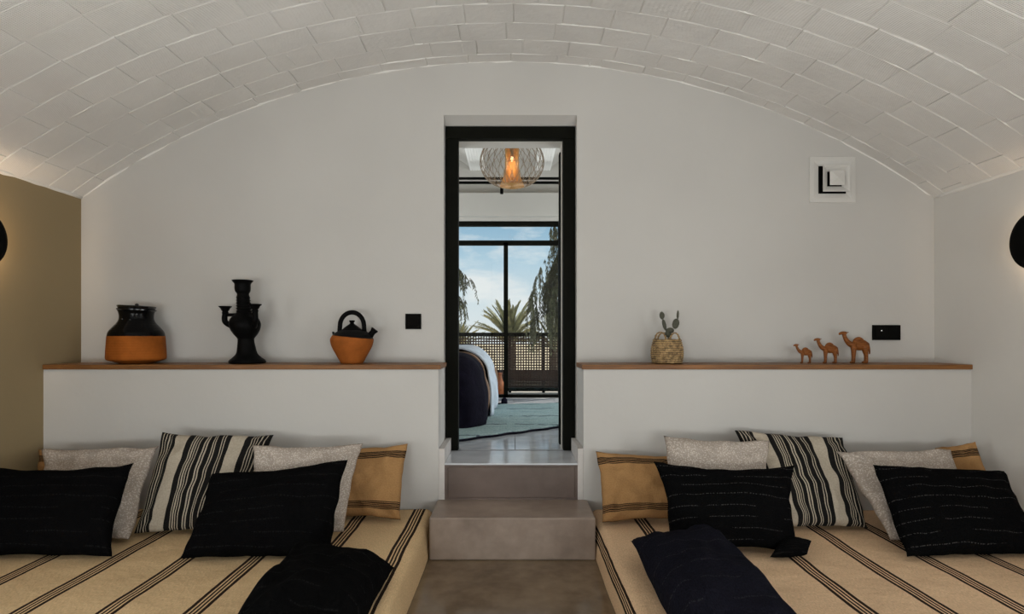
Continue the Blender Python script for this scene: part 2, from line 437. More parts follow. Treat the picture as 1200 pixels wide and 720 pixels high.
# unseen windows added beside and behind the camera as openings for the fill lamps
def glazing(name, axis, pos, lo, hi, z0, z1, nb):
    bm = bmesh.new(); t = .025
    def bar(a_, b_, c_, d_):
        if axis == 'y': box(bm, a_, b_, pos - t, pos + t, c_, d_)
        else: box(bm, pos - t, pos + t, a_, b_, c_, d_)
    bar(lo, hi, z0, z0 + .06); bar(lo, hi, z1 - .06, z1)
    for i in range(nb + 1):
        c_ = lo + .03 + (hi - lo - .06) * i / nb; bar(c_ - .03, c_ + .03, z0, z1)
    o = struct(obj(name, bm, M['frame']))
    g = bmesh.new()
    if axis == 'y': box(g, lo, hi, pos - .004, pos + .004, z0, z1)
    else: box(g, pos - .004, pos + .004, lo, hi, z0, z1)
    obj('pane', g, M['glass'], o); return o
glazing('added_window_2', 'y', YB - .08, -2.35, -.65, .15, 2.05, 2)
glazing('added_window_5', 'y', YB - .08, .65, 2.35, .15, 2.05, 2)
glazing('added_window_3', 'x', XL - .08, 0, 1.5, .25, 1.75, 2)
glazing('added_window_4', 'x', XR + .08, 0, 1.5, .25, 1.75, 2)

# barrel vault: shell, then every brick of the nearer rings as a part
bm = bmesh.new(); prev = None
N = 64
for i in range(N + 1):
    a_ = -AM - .035 + (2 * AM + .07) * i / N; cur = []
    for rr in (R + .006, R + .14):
        for y in (YB - .15, YW + .12): cur.append(bm.verts.new((XC + rr * math.sin(a_), y, ZC + rr * math.cos(a_))))
    if prev:
        bm.faces.new((prev[0], prev[1], cur[1], cur[0])); bm.faces.new((prev[2], cur[2], cur[3], prev[3]))
        bm.faces.new((prev[0], cur[0], cur[2], prev[2])); bm.faces.new((prev[1], prev[3], cur[3], cur[1]))
    prev = cur
ceiling = struct(obj('ceiling', bm, M['ceil'], smooth=False))
def brick_bm(bm, lx, ly, mat4=None):
    g = .0026; c_ = .0015; hx, hy = lx / 2 - g, ly / 2 - g; lv = []
    for (ix, z) in ((c_, 0), (0, .002), (0, .022)):
        lv.append([bm.verts.new((sx_ * (hx - ix), sy_ * (hy - ix), z)) for sx_, sy_ in ((-1, -1), (1, -1), (1, 1), (-1, 1))])
    bm.faces.new(lv[0][::-1]); bm.faces.new(lv[2])
    for p_, q_ in zip(lv, lv[1:]):
        for i in range(4): bm.faces.new((p_[i], p_[(i + 1) % 4], q_[(i + 1) % 4], q_[i]))
    if mat4 is not None: bmesh.ops.transform(bm, matrix=mat4, verts=[v_ for r_ in lv for v_ in r_])
ys = [3.72, 3.618, 3.447, 3.260]
while ys[-1] > YB: ys.append(ys[-1] - .186)
cache = {}; restbm = bmesh.new(); count = 0
def vault_mat(am, y, dr, tilt, sx_):
    return (Matrix.Translation((XC + (R - dr) * math.sin(am), y, ZC + (R - dr) * math.cos(am))) @ Matrix.Rotation(am, 4, 'Y') @ Matrix.Rotation(tilt[0], 4, 'X')
            @ Matrix.Rotation(tilt[1], 4, 'Y') @ Matrix.Rotation(rng.uniform(-.010, .010), 4, 'Z') @ Matrix.Diagonal((sx_, 1, 1, 1)))
rng = random.Random(3)
for k in range(len(ys) - 1):
    y1, y0 = ys[k], ys[k + 1]; wid = y1 - y0; step = .268 / R
    a_ = -AM - rng.uniform(.15, .85) * step if k % 2 == 0 else -AM - ((.5 + rng.uniform(-.2, .2)) % 1) * step * .5
    while a_ < AM:
        st_ = step * rng.uniform(.95, 1.05); b_ = a_ + st_
        lo, hi = max(a_, -AM - .012), min(b_, AM + .012); a_ = b_
        if hi - lo < step * .16: continue
        am = (lo + hi) / 2; mt = vault_mat(am, (y0 + y1) / 2 + rng.uniform(-.0015, .0015), rng.uniform(-.0005, .0022), (rng.uniform(-.014, .014), rng.uniform(-.010, .010)), (hi - lo) / step)
        if k < 13:
            key = round(wid, 3)
            if key not in cache:
                b2 = bmesh.new(); brick_bm(b2, .268, wid); me = bpy.data.meshes.new('brick'); bmesh.ops.recalc_face_normals(b2, faces=b2.faces[:]); b2.to_mesh(me); b2.free(); me.materials.append(M['brick']); cache[key] = me
            o = bpy.data.objects.new('brick', cache[key]); C.objects.link(o); o.parent = ceiling; o.matrix_local = mt; count += 1
        else: brick_bm(restbm, .268, wid, mt)
o = obj('brickwork', restbm, M['brick'], ceiling); o['kind'] = 'stuff'
print('bricks', count)

sm_ = bmesh.new(); rs = random.Random(9)
for k in range(46):
    am = rs.uniform(-AM, AM) * .97; yk = rs.choice(ys[1:12]); ln = rs.uniform(.05, .16); along = rs.random() < .6
    pts = []
    for i in range(9):
        t = (i / 8 - .5) * ln; wob = rs.uniform(-.003, .003)
        an, yy = (am + t / R, yk + wob) if along else (am + wob / R, yk + .09 + t)
        pts.append((XC + (R + .001) * math.sin(an), yy, ZC + (R + .001) * math.cos(an)))
    tube(sm_, pts, [.0015 + .005 * math.sin(PI * (i + .4) / 8.8) * rs.uniform(.6, 1.1) for i in range(9)], 6)
o = obj('plaster_smear', sm_, M['ceil'], ceiling, smooth=True); o['kind'] = 'stuff'

# rough plaster fillets where the vault meets the walls
def fillet(name, pts, mat, r=.02):
    bm = bmesh.new(); q = [Vector(p) + Vector((noise.noise(Vector(p) * 9), noise.noise(Vector(p) * 7 + Vector((5, 0, 0))), noise.noise(Vector(p) * 8 + Vector((0, 9, 0))))) * .006 for p in pts]
    tube(bm, q, [r * (1 + .5 * noise.noise(Vector(p) * 13)) for p in pts], 6)
    return struct(obj(name, bm, mat, smooth=True))
fillet('trim_1', [(XL - .004, YW - (YW - YB) * i / 80, SP + .006) for i in range(81)], M['ceil'], .016)
fillet('trim_2', [(XR + .004, YW - (YW - YB) * i / 80, SP + .006) for i in range(81)], M['ceil'], .016)
fillet('trim_3', [(XC + (R + .004) * math.sin(-AM + 2 * AM * i / 90), YW + .004, ZC + (R + .004) * math.cos(-AM + 2 * AM * i / 90)) for i in range(91)], M['ceil'], .009)

# low ledge walls
PX0, PX1 = -.4205, .409
struct(obj('wall_ledge_left', B(XL, PX0, YP, YW, 0, .967), M['wall']))
struct(obj('wall_ledge_right', B(PX1, XR, YP, YW, 0, .967), M['wall']))
for (x0, x1, nm) in ((XL, -.408, 'left'), (.398, XR, 'right')):
    o = obj('ledge_shelf', B(x0 + .002, x1, YP - .012, YW, .968, .995, bevel=.003), M['wood'])
    tag(o, f'long brown wooden shelf board along the top of the {nm} low wall', 'shelf')
# door side skirting blocks
for (x0, x1, k) in ((PX0, -.386, 'left'), (.376, PX1, 'right')):
    struct(obj('baseboard_door_' + k, B(x0, x1, YP, 3.79, .22, .513, bevel=.003), M['board']))
# steps
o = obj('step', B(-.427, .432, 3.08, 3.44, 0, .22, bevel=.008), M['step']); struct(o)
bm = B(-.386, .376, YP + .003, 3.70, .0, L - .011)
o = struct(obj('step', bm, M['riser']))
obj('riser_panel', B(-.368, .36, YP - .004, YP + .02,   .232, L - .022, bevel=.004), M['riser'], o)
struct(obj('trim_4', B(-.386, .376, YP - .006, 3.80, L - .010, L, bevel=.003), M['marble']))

# plaster wedge added below the recess head, sloped to look shaded above the frame
bm = bmesh.new(); q_ = [bm.verts.new((x, y, z)) for x in (DX0, DX1) for (y, z) in ((YW + .001, DZ + .002), (3.79, 2.494), (3.85, 2.494), (3.85, DZ + .002))]
for f in ((0, 1, 2, 3), (7, 6, 5, 4), (0, 4, 5, 1), (1, 5, 6, 2), (2, 6, 7, 3), (3, 7, 4, 0)): bm.faces.new([q_[i] for i in f])
struct(obj('trim_7', bm, M['wall']))
# door frame
bm = bmesh.new()
FX0, FX1, FI0, FI1 = -.4195, .3985, -.341, .324
for (x0, x1, z0, z1) in ((FX0, FI0, L + .002, 2.412), (FI1, FX1, L + .002, 2.412), (FX0, FX1, 2.413, 2.491)): box(bm, x0, x1, 3.79, 3.85, z0, z1, bevel=.004)
struct(obj('door_1', bm, M['frame']))
bm = bmesh.new(); box(bm, -.60, FI0 - .02, 3.85, 3.98, L, 2.411); box(bm, FI1 - .005, .60, 3.85, 3.98, L, 2.411); box(bm, -.60, .60, 3.85, 3.98, 2.412, 2.60)
struct(obj('trim_5', bm, M['room2']))
obj('door_edge', B(FI1 - .014, FI1 - .006, 3.90, 3.98, L + .02, 2.36), M['black'], bpy.data.objects['door_1'])

# ------------------------------------------------------------------ bedroom shell
BX0, BX1, YF = -2.3, 2.0, 7.04
f2 = struct(obj('floor_bedroom', B(BX0 - .15, BX1 + .15, 3.84, YF + .1, L - .15, L - .006), M['grout']))
tb = bmesh.new(); TS = .46; box(tb, -TS / 2 + .002, TS / 2 - .002, -TS / 2 + .002, TS / 2 - .002, -.012, 0, bevel=.0012, seg=1)
tme = bpy.data.meshes.new('tile'); bmesh.ops.recalc_face_normals(tb, faces=tb.faces[:]); tb.to_mesh(tme); tb.free(); tme.materials.append(M['tile'])
for i in range(9):
    for j in range(7):
        o = bpy.data.objects.new('tile', tme); C.objects.link(o); o.parent = f2
        o.location = (-2.05 + i * TS, 3.84 + TS / 2 + j * TS, L + random.uniform(-.0006, 0)); o.rotation_euler = (random.uniform(-.0015, .0015), random.uniform(-.0015, .0015), 0)
for (x0, x1, nm) in ((BX0 - .15, BX0, 'left'), (BX1, BX1 + .15, 'right')):
    bm = bmesh.new()
    for (ya, yb, za, zb) in ((3.84, 4.9, L, 3.4), (6.5, YF + .15, L, 3.4), (4.9, 6.5, L, .7), (4.9, 6.5, 2.35, 3.4)): box(bm, x0, x1, ya, yb, za, zb)
    struct(obj('wall_bedroom_' + nm, bm, M['room2']))
glazing('added_window_6', 'x', BX0 - .08, 4.9, 6.5, .7, 2.35, 2)  # unseen side windows added so the bedroom fill lamps reach in
glazing('added_window_7', 'x', BX1 + .08, 4.9, 6.5, .7, 2.35, 2)
bm = bmesh.new(); box(bm, BX0, -.60, 3.84, 3.98, L, 3.4); box(bm, .60, BX1, 3.84, 3.98, L, 3.4); box(bm, -.60, .60, 3.84, 3.98, 2.60, 3.4)
struct(obj('wall_bedroom_near', bm, M['room2']))
WZ0, WZ1 = L, 2.52
WX = [-.073 + .646 * k for k in (-3, -2, -1, 0, 1, 2)]
bm = bmesh.new(); box(bm, BX0, BX1, YF, YF + .15, WZ1, 3.4); box(bm, BX0, WX[0], YF, YF + .15, L, WZ1); box(bm, WX[-1], BX1, YF, YF + .15, L, WZ1)
struct(obj('wall_bedroom_far', bm, M['room2']))
struct(obj('trim_6', B(BX0, BX1, YF - .10, YF, 2.56, 2.83, bevel=.004), M['room2']))
# ceiling with ribs and small vaults between them
c2 = struct(obj('ceiling_bedroom', B(BX0 - .15, BX1 + .15, 3.84, YF + .15, 3.32, 3.44), M['room2']))
bxs = [-.405 + .77 * k for k in (-2, -1, 0, 1, 2, 3)]
for bx_ in bxs:
    bm = bmesh.new()
    for q in range(6):
        x0 = bx_ - .09 + q * .03; box(bm, x0 + .003, x0 + .027, 3.98, YF, 3.115, 3.14)
    box(bm, bx_ - .09, bx_ + .09, 3.98, YF, 3.122, 3.30)
    obj('beam', bm, M['beam'], c2)
for a_, b_ in zip([BX0 - .1] + [q + .09 for q in bxs], [q - .09 for q in bxs] + [BX1 + .1]):
    bm = bmesh.new(); pv = None
    for i in range(13):
        t = i / 12; x = a_ + (b_ - a_) * t; z = 3.15 + .13 * math.sin(PI * t) ** .8 if 0 < t < 1 else 3.15
        cur = [bm.verts.new((x, y, z + dz)) for dz in (0, .02) for y in (3.98, YF)]
        if pv:
            bm.faces.new((pv[0], pv[1], cur[1], cur[0])); bm.faces.new((pv[2], cur[2], cur[3], pv[3]))
        pv = cur
    obj('vault_infill', bm, M['room2'], c2, smooth=True)
# window wall
bm = bmesh.new(); y0, y1 = YF + .02, YF + .08
for x in WX: box(bm, x - .026, x + .026, y0, y1, WZ0, WZ1 - .02 if abs(x + .073) > .01 else 2.27)
x0, x1 = WX[0], WX[-1]
box(bm, x0, x1, y0 - .01, y1, 2.465, 2.53); box(bm, x0, x1, y0, y1, 2.24, 2.295); box(bm, x0, x1, y0, y1, WZ0, WZ0 + .04)
wn1 = struct(obj('window_1', bm, M['frame']))
for a_, b_ in zip(WX, WX[1:]): obj('pane', B(a_ + .026, b_ - .026, YF + .046, YF + .052, WZ0 + .04, 2.24), M['glass'], wn1)
obj('pane', B(x0 + .026, x1 - .026, YF + .046, YF + .052, 2.295, 2.465), M['glass'], wn1)
struct(obj('baseboard_window', B(BX0, BX1, YF - .004, YF + .15, L - .05, L + .004), M['board']))

# ------------------------------------------------------------------ terrace and country outside
TZ, YR = .36, 8.5
struct(obj('floor_terrace', B(-4, 4, YF + .15, YR + .25, TZ - .3, TZ), M['terrace']))
bm = bmesh.new(); G = 40
gv = [[bm.verts.new((-150 + 300 * i / G, YR + .25 + 220 * (j / G) ** 1.6, -1.6 + .5 * noise.noise(Vector((i * .5, j * .5, 0))))) for i in range(G + 1)] for j in range(G + 1)]
for j in range(G):
    for i in range(G): bm.faces.new((gv[j][i], gv[j][i + 1], gv[j + 1][i + 1], gv[j + 1][i]))
struct(obj('ground', bm, M['ground'], smooth=True))
rail = thing('lattice_railing', 'brown wooden lattice railing on the terrace beyond the far window', 'railing', (0, YR, TZ))
obj('top_rail', B(-3.2, 3.2, -.03, .04, .80, .855, bevel=.004), M['frame'], rail)
obj('bottom_rail', B(-3.2, 3.2, -.02, .02, .02, .07, bevel=.004), M['frame'], rail)
for x in (-3.0, -2.0, -1.02, -.03, .45, 1.45, 2.4, 3.1): obj('post', B(x - .02, x + .02, .012, .045, 0, .80), M['frame'], rail)
bm = bmesh.new(); pt = .0375
for i in range(int(6.2 / pt)):
    x = -3.1 + i * pt; box(bm, x - .0085, x + .0085, -.008, .0, .07, .80)
for j in range(int(.73 / pt)):
    z = .09 + j * pt; box(bm, -3.15, 3.15, .0, .008, z - .0085, z + .0085)
o = obj('lattice', bm, M['lattice'], rail); o['kind'] = 'stuff'
for i in range(6):
    obj('board', B(-3.15, 3.15, .012, .024, .07 + i * .043, .07 + i * .043 + .041), M['panelwood'], rail)

def leaf(bm, p, d, up, ln, wd):
    d = d.normalized(); s = d.cross(up)
    if s.length < 1e-4: s = Vector((1, 0, 0))
    s = s.normalized() * wd
    a_ = bm.verts.new(p); b_ = bm.verts.new(p + d * ln * .5 + s); c_ = bm.verts.new(p + d * ln); e_ = bm.verts.new(p + d * ln * .5 - s)
    bm.faces.new((a_, b_, c_, e_))
def palm(loc, fl, nf, label, seed):
    rg = random.Random(seed)
    base = loc.z + 1.6
    t = thing('date_palm', label, 'palm tree', (loc.x, loc.y, -1.6), 0, 'palms beyond the railing')
    bm = bmesh.new(); n = 14
    lathe(bm, [(base * i / n, .20 + (.03 if i % 2 else 0)) for i in range(n + 1)], 12)
    obj('trunk', bm, M['bark'], t)
    bm = bmesh.new(); st = bmesh.new()
    for k in range(nf):
        az = 2 * PI * k / nf + rg.uniform(-.2, .2); el = rg.uniform(.1, 1.5); ln = fl * rg.uniform(.8, 1.1)
        h = Vector((math.cos(az), math.sin(az), 0)); pts = []
        for i in range(11):
            u = i / 10; e2 = el - u * u * .55 * (1 - .3 * el)
            p_ = (pts[-1] + ln / 10 * (h * math.cos(e2) + Vector((0, 0, math.sin(e2))))) if pts else Vector((0, 0, base))
            pts.append(p_)
        tube(st, pts, [.02 * (1 - .8 * i / 10) for i in range(11)], 4)
        for i in range(1, 50):
            u = i / 50; q = u * 10; i0 = int(q); p_ = pts[i0].lerp(pts[min(i0 + 1, 10)], q - i0); d_ = (pts[min(i0 + 1, 10)] - pts[i0]).normalized()
            side = d_.cross(Vector((0, 0, 1))).normalized()
            for s_ in (-1, 1):
                leaf(bm, p_, d_ * .9 + side * s_ * .5 + Vector((0, 0, rg.uniform(.0, .28))), Vector((0, 0, 1)), fl * .20 * (1 - .6 * abs(u - .4)), .026 * fl / 1.8)
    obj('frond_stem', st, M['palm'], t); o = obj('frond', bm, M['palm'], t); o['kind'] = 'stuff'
palm(P(598, 402, 22), 1.55, 54, 'date palm in the middle of the far window', 1)
palm(P(648, 408, 31), 1.9, 34, 'date palm behind the weeping branches at the right of the window', 2)
palm(P(537, 412, 27), 1.5, 30, 'date palm low at the left edge of the window', 5)

def weeper(name, label, start, branches, seed, trunk):
    rg = random.Random(seed); t = thing(name, label, 'tree', trunk)
    T0 = Vector(trunk); bm = bmesh.new(); lf = bmesh.new()
    tube(bm, [Vector((0, 0, 0)), Vector((.02, 0, 1.0)), (start - T0) * .6 + Vector((0, 0, .4)), start - T0], [.07, .055, .04, .02], 8)
    tw = bmesh.new()
    for (pts, nt_, drop) in branches:
        pts = [Vector(p) - T0 for p in pts]; sp = smoothprof([tuple(p) for p in pts], 8)
        tube(bm, [start - T0] + sp, [.014] + [.010 * (1 - .7 * i / len(sp)) for i in range(len(sp))], 5)
        for k in range(int(nt_ * 1.6)):
            q = Vector(sp[rg.randrange(1, len(sp))]); ln = drop * rg.uniform(.35, 1.0); az = rg.uniform(0, 2 * PI)
            dx = Vector((math.cos(az), math.sin(az), 0)) * rg.uniform(.02, .10); st = [q]
            n = 9
            for i in range(1, n): st.append(q + dx * math.sin(i / n * PI / 2) + Vector((0, 0, -ln * (i / n) ** 1.15)))
            tube(tw, st, .0022, 3, cap=False)
            for i in range(int(ln * 125)):
                u = rg.random() * (n - 1.01); p_ = st[int(u)].lerp(st[int(u) + 1], u - int(u))
                d_ = Vector((rg.uniform(-.6, .6), rg.uniform(-.6, .6), -1))
                leaf(lf, p_, d_, Vector((rg.uniform(-1, 1), rg.uniform(-1, 1), .2)), rg.uniform(.035, .07), rg.uniform(.0035, .0065))
    obj('trunk', bm, M['bark'], t, smooth=True); o = obj('twig', tw, M['bark'], t); o['kind'] = 'stuff'; o = obj('foliage', lf, M['willow'], t); o['kind'] = 'stuff'
D = 7.75
weeper('weeping_tree', 'weeping tree with long drooping strands at the right of the far window', P(690, 262, D), [
    ([P(690, 262, D), P(662, 268, D), P(645, 292, D), P(628, 325, D), P(620, 352, D)], 26, .75),
    ([P(690, 262, D + .1), P(668, 275, D), P(652, 300, D + .1), P(640, 330, D + .1)], 60, 1.0),
    ([P(700, 262, D - .15), P(672, 285, D - .15), P(660, 310, D - .15), P(648, 345, D - .1)], 60, .95),
    ([P(690, 262, D - .1), P(663, 258, D - .1), P(652, 262, D), P(645, 268, D - .1)], 18, .45),
    ([P(690, 262, D), P(655, 300, D + .1), P(636, 335, D + .1), P(622, 378, D + .1)], 30, .6)], 11, (1.45, 7.85, TZ))
weeper('weeping_tree', 'thin leafy branches hanging at the left edge of the far window', P(500, 300, D), [
    ([P(500, 300, D), P(528, 306, D), P(541, 318, D), P(553, 328, D)], 22, .35),
    ([P(500, 300, D), P(525, 330, D), P(536, 345, D), P(546, 352, D)], 18, .45)], 12, (-1.5, 7.85, TZ))
# low scrub beyond
for i, (x, y, s, lb) in enumerate(((-3.2, 13, 1.0, 'dark scrub bush beyond the lattice, left of the window post'), (1.2, 12.5, .9, 'dark scrub bush beyond the lattice under the weeping branches'), (4.2, 15, 1.2, 'dark scrub bush beyond the lattice at the far right'), (-.8, 17, 1.3, 'dark scrub bush below the middle palm'))):
    bm = bmesh.new(); rg = random.Random(i)
    for k in range(2600):
        d_ = Vector((rg.gauss(0, 1), rg.gauss(0, 1), rg.gauss(0, 1))).normalized(); r_ = s * (rg.random() ** .3) * (1 + .25 * noise.noise(d_ * 3)); p_ = Vector((d_.x * r_ * 1.2, d_.y * r_, abs(d_.z) * r_ * 1.1))
        leaf(bm, p_, d_ + Vector((rg.uniform(-.7, .7), rg.uniform(-.7, .7), rg.uniform(-.2, .8))), Vector((rg.uniform(-1, 1), rg.uniform(-1, 1), .5)), .14, .03)
    t = thing('scrub_bush', lb, 'bush', (x, y, -1.75)); obj('foliage', bm, M['shrub'], t)['kind'] = 'stuff'
    b2 = bmesh.new()
    for k in range(7): tube(b2, [(0, 0, 0), (math.cos(k) * .2 * s, math.sin(k) * .2 * s, .4 * s), (math.cos(k) * .6 * s, math.sin(k) * .6 * s, .8 * s)], [.03, .02, .008], 5)
    obj('stem', b2, M['bark'], t)
# terracotta pots on terrace
bm = lathe(bmesh.new(), smoothprof([(0, .05), (.05, .075), (.13, .07), (.20, .035), (.27, .025), (.30, .035)]), 20)
o = obj('terracotta_bottle', bm, M['terracotta'], smooth=True, loc=(P(586, 450, 8.2).x, 8.2, TZ)); tag(o, 'small terracotta bottle in front of the lattice railing', 'pot')
bm = lathe(bmesh.new(), smoothprof([(0, .06), (.1, .09), (.22, .10), (.34, .085), (.40, .05), (.43, .06)]), 20)
o = obj('clay_urn', bm, M['bedbrown'], smooth=True, loc=(P(575, 450, 8.0).x, 8.0, TZ)); tag(o, 'brown clay urn on the terrace beside the bed end', 'pot')

# ================================================================== BEDROOM THINGS
# bed: a covered box swept along y
def drape(name, y0, y1, off, mat, parent, xr=-.25, top=.58, zbot=.0, ny=24, roundnear=0, seed=0, wave=.006):
    bm = bmesh.new(); rows = []
    prof = []
    rr = .20
    xl = -1.75
    for i in range(9): prof.append((xl + (xr - rr - xl) * i / 8, top, 0, 1))
    for i in range(1, 9):
        a_ = PI / 2 * i / 8; prof.append((xr - rr + rr * math.sin(a_), top - rr + rr * math.cos(a_), math.sin(a_), math.cos(a_)))
    for i in range(1, 9):
        t = i / 8; prof.append((xr + .035 * math.sin(t * PI / 1.3), (top - rr) * (1 - t) + zbot * t, 1, 0))
    for j in range(ny + 1):
        y = y0 + (y1 - y0) * j / ny; row = []
        sh = 0; zz = 0
        if roundnear:
            q = max(0, 1 - (y - y0) / roundnear); sh = roundnear * .8 * (1 - math.sqrt(max(0, 1 - q * q))); zz = .5 * (1 - math.sqrt(max(0, 1 - q * q)))
        for (x, z, nx, nz) in prof:
            w2 = wave * noise.noise(Vector((x * 6, y * 9, z * 5 + seed))) * 2 + wave * nx * math.sin(y * 24 + seed)
            zc = z * (1 - zz) if roundnear else z
            row.append(bm.verts.new((x - sh * (1 if nx > .2 else nx * 5) * .9 + nx * (off + w2), y, max(zc + nz * (off + w2), .002))))
        rows.append(row)
    for a_, b_ in zip(rows, rows[1:]):
        for i in range(len(prof) - 1): bm.faces.new((a_[i], a_[i + 1], b_[i + 1], b_[i]))
    o = obj(name, bm, mat, parent, smooth=True)
    md = o.modifiers.new('thickness', 'SOLIDIFY'); md.thickness = .014; md.offset = 1
    return o
bed = thing('bed', 'bed seen through the door with a dark navy quilt hanging to the floor', 'bed', (0, 0, L))
obj('mattress', B(-1.75, -.32, 4.80, 6.40, .10, .54, bevel=.05, seg=3), M['bedwhite'], bed, smooth=True)
drape('quilt', 4.55, 6.42, .0, M['bednavy'], bed, zbot=.02, roundnear=.30, ny=40)
o = drape('wool_blanket', 5.02, 6.40, .020, M['bedbrown'], None, zbot=.10, seed=2, ny=30); o.location.z = L; tag(o, 'brown wool blanket under the pale throw on the bedroom bed', 'blanket')
thr = thing('throw_blanket', 'pale blue and white cotton throw over the side of the bedroom bed', 'blanket', (0, 0, L))
drape('cloth', 5.22, 6.22, .042, M['bedwhite'], thr, zbot=.03, seed=5, wave=.012, ny=30)
for (px, py) in ((577, 474), (591, 473)):
    p_ = PZ(px, py + 3, L) - Vector((0, 0, L)); bm = bmesh.new(); ellip(bm, p_ + Vector((0, 0, .045)), (.05 if px < 580 else .035, .04, .045), 2)
    if px < 580:
        for k in range(10): tube(bm, [p_ + Vector((0, 0, .03)), p_ + Vector((.10 * math.cos(k), .06 * math.sin(k), .014))], [.014, .008], 5)
    else: tube(bm, [p_ + Vector((0, 0, .03)), p_ + Vector((-.10, -.03, .02)), p_ + Vector((-.2, .0, .03))], .01, 5)
    obj('tassel', bm, M['bednavy'], thr, smooth=True)
# rug
bm = bmesh.new(); nx, ny = 60, 44
qa, qb, qc, qd = Vector((-.50, 4.01, 0)), Vector((1.15, 5.37, 0)), Vector((1.45, 6.50, 0)), Vector((-.30, 6.18, 0))
def rugp(s_, t_, z=0):
    p_ = qa * (1 - s_) * (1 - t_) + qb * s_ * (1 - t_) + qc * s_ * t_ + qd * (1 - s_) * t_
    return p_ - qa + Vector((.008 * math.sin(s_ * 60 + t_ * 3), .008 * math.sin(s_ * 50), z))
gv = [[bm.verts.new(rugp(i / nx, j / ny, .014 + .005 * noise.noise(Vector((i * .4, j * .4, 0))))) for i in range(nx + 1)] for j in range(ny + 1)]
for j in range(ny):
    for i in range(nx): bm.faces.new((gv[j][i], gv[j][i + 1], gv[j + 1][i + 1], gv[j + 1][i]))
rug = obj('rug', bm, M['rug'], smooth=True, loc=(qa.x, qa.y, L)); rug.modifiers.new('thickness', 'SOLIDIFY').thickness = .012
tag(rug, 'teal wool rug lying askew on the bedroom tiles', 'rug')
obj('binding', tube(bmesh.new(), [rugp(i / 60, 0, .010) for i in range(61)], .008, 6), M['bednavy'], rug)

# pendant lamp
pend = thing('pendant_lamp', 'round woven wire pendant lamp with a golden bamboo core, glowing', 'lamp', (P(600, 190, 5.0).x, 5.0, 2.615))
RA, HA = .268, .195
bm = bmesh.new()
for s_ in (-1, 1):
    for k in range(24):
        pts = []
        for i in range(25):
            ph = -1.18 + 2.36 * i / 24; th = 2 * PI * k / 24 + s_ * .36 * ph
            r_ = RA * math.cos(ph * 1.0) ** .85; pts.append((r_ * math.cos(th), r_ * math.sin(th), HA * math.sin(ph) / math.sin(1.18)))
        tube(bm, pts, .0022, 4, cap=False)
o = obj('wire_shade', bm, M['wire'], pend)
bm = bmesh.new()
for k in range(64):
    th = 2 * PI * k / 64
    pr = [(-HA, .098), (-.12, .070), (-.04, .057), (.06, .055), (.15, .060)]
    tube(bm, [(r_ * math.cos(th), r_ * math.sin(th), z) for z, r_ in pr], .0024, 4)
for z, r_ in ((-HA, .100), (.15, .062), (0, .058)):
    tube(bm, [(r_ * math.cos(2 * PI * i / 40), r_ * math.sin(2 * PI * i / 40), z) for i in range(41)], .004, 5)
obj('bamboo_core', bm, M['bamboo'], pend)
bm = bmesh.new()
for k in range(14):
    r_ = .012 + .0062 * k; tube(bm, [(r_ * math.cos(2 * PI * i / 36), r_ * math.sin(2 * PI * i / 36), -HA - .002) for i in range(37)], .0027, 4)
obj('bottom_disc', bm, M['bamboo'], pend)
obj('bulb', ellip(bmesh.new(), (0, 0, .03), (.014, .014, .022), 3), M['bulb'], pend, smooth=True)
obj('socket', lathe(bmesh.new(), [(.05, .012), (.10, .014)], 12), M['black'], pend)
obj('cord', tube(bmesh.new(), [(0, 0, .08), (0, 0, .62)], .003, 6), M['rope'], pend)
light('pendant_glow', 'POINT', (pend.location.x, 5.0, 2.60), (0, 0, 0), 3, (1, .70, .38), shadow_soft_size=.03)

# track light
tr_ = thing('track_light', 'twin black ceiling rails with a small black spotlight behind the pendant', 'light fitting', (0, 6.6, 2.835))
obj('rail', B(BX0, BX1, -.02, .02, .06, .08), M['black'], tr_); obj('rail', B(BX0, BX1, -.02, .02, .012, .034), M['black'], tr_)
obj('spotlight', tube(bmesh.new(), [(P(588, 0, 6.6).x, 0, .012), (P(588, 0, 6.6).x, 0, -.10)], .018, 14), M['black'], tr_)
for x in (-1.8, 1.6): obj('bracket', B(x - .01, x + .01, -.01, .01, .0, .46), M['black'], tr_)

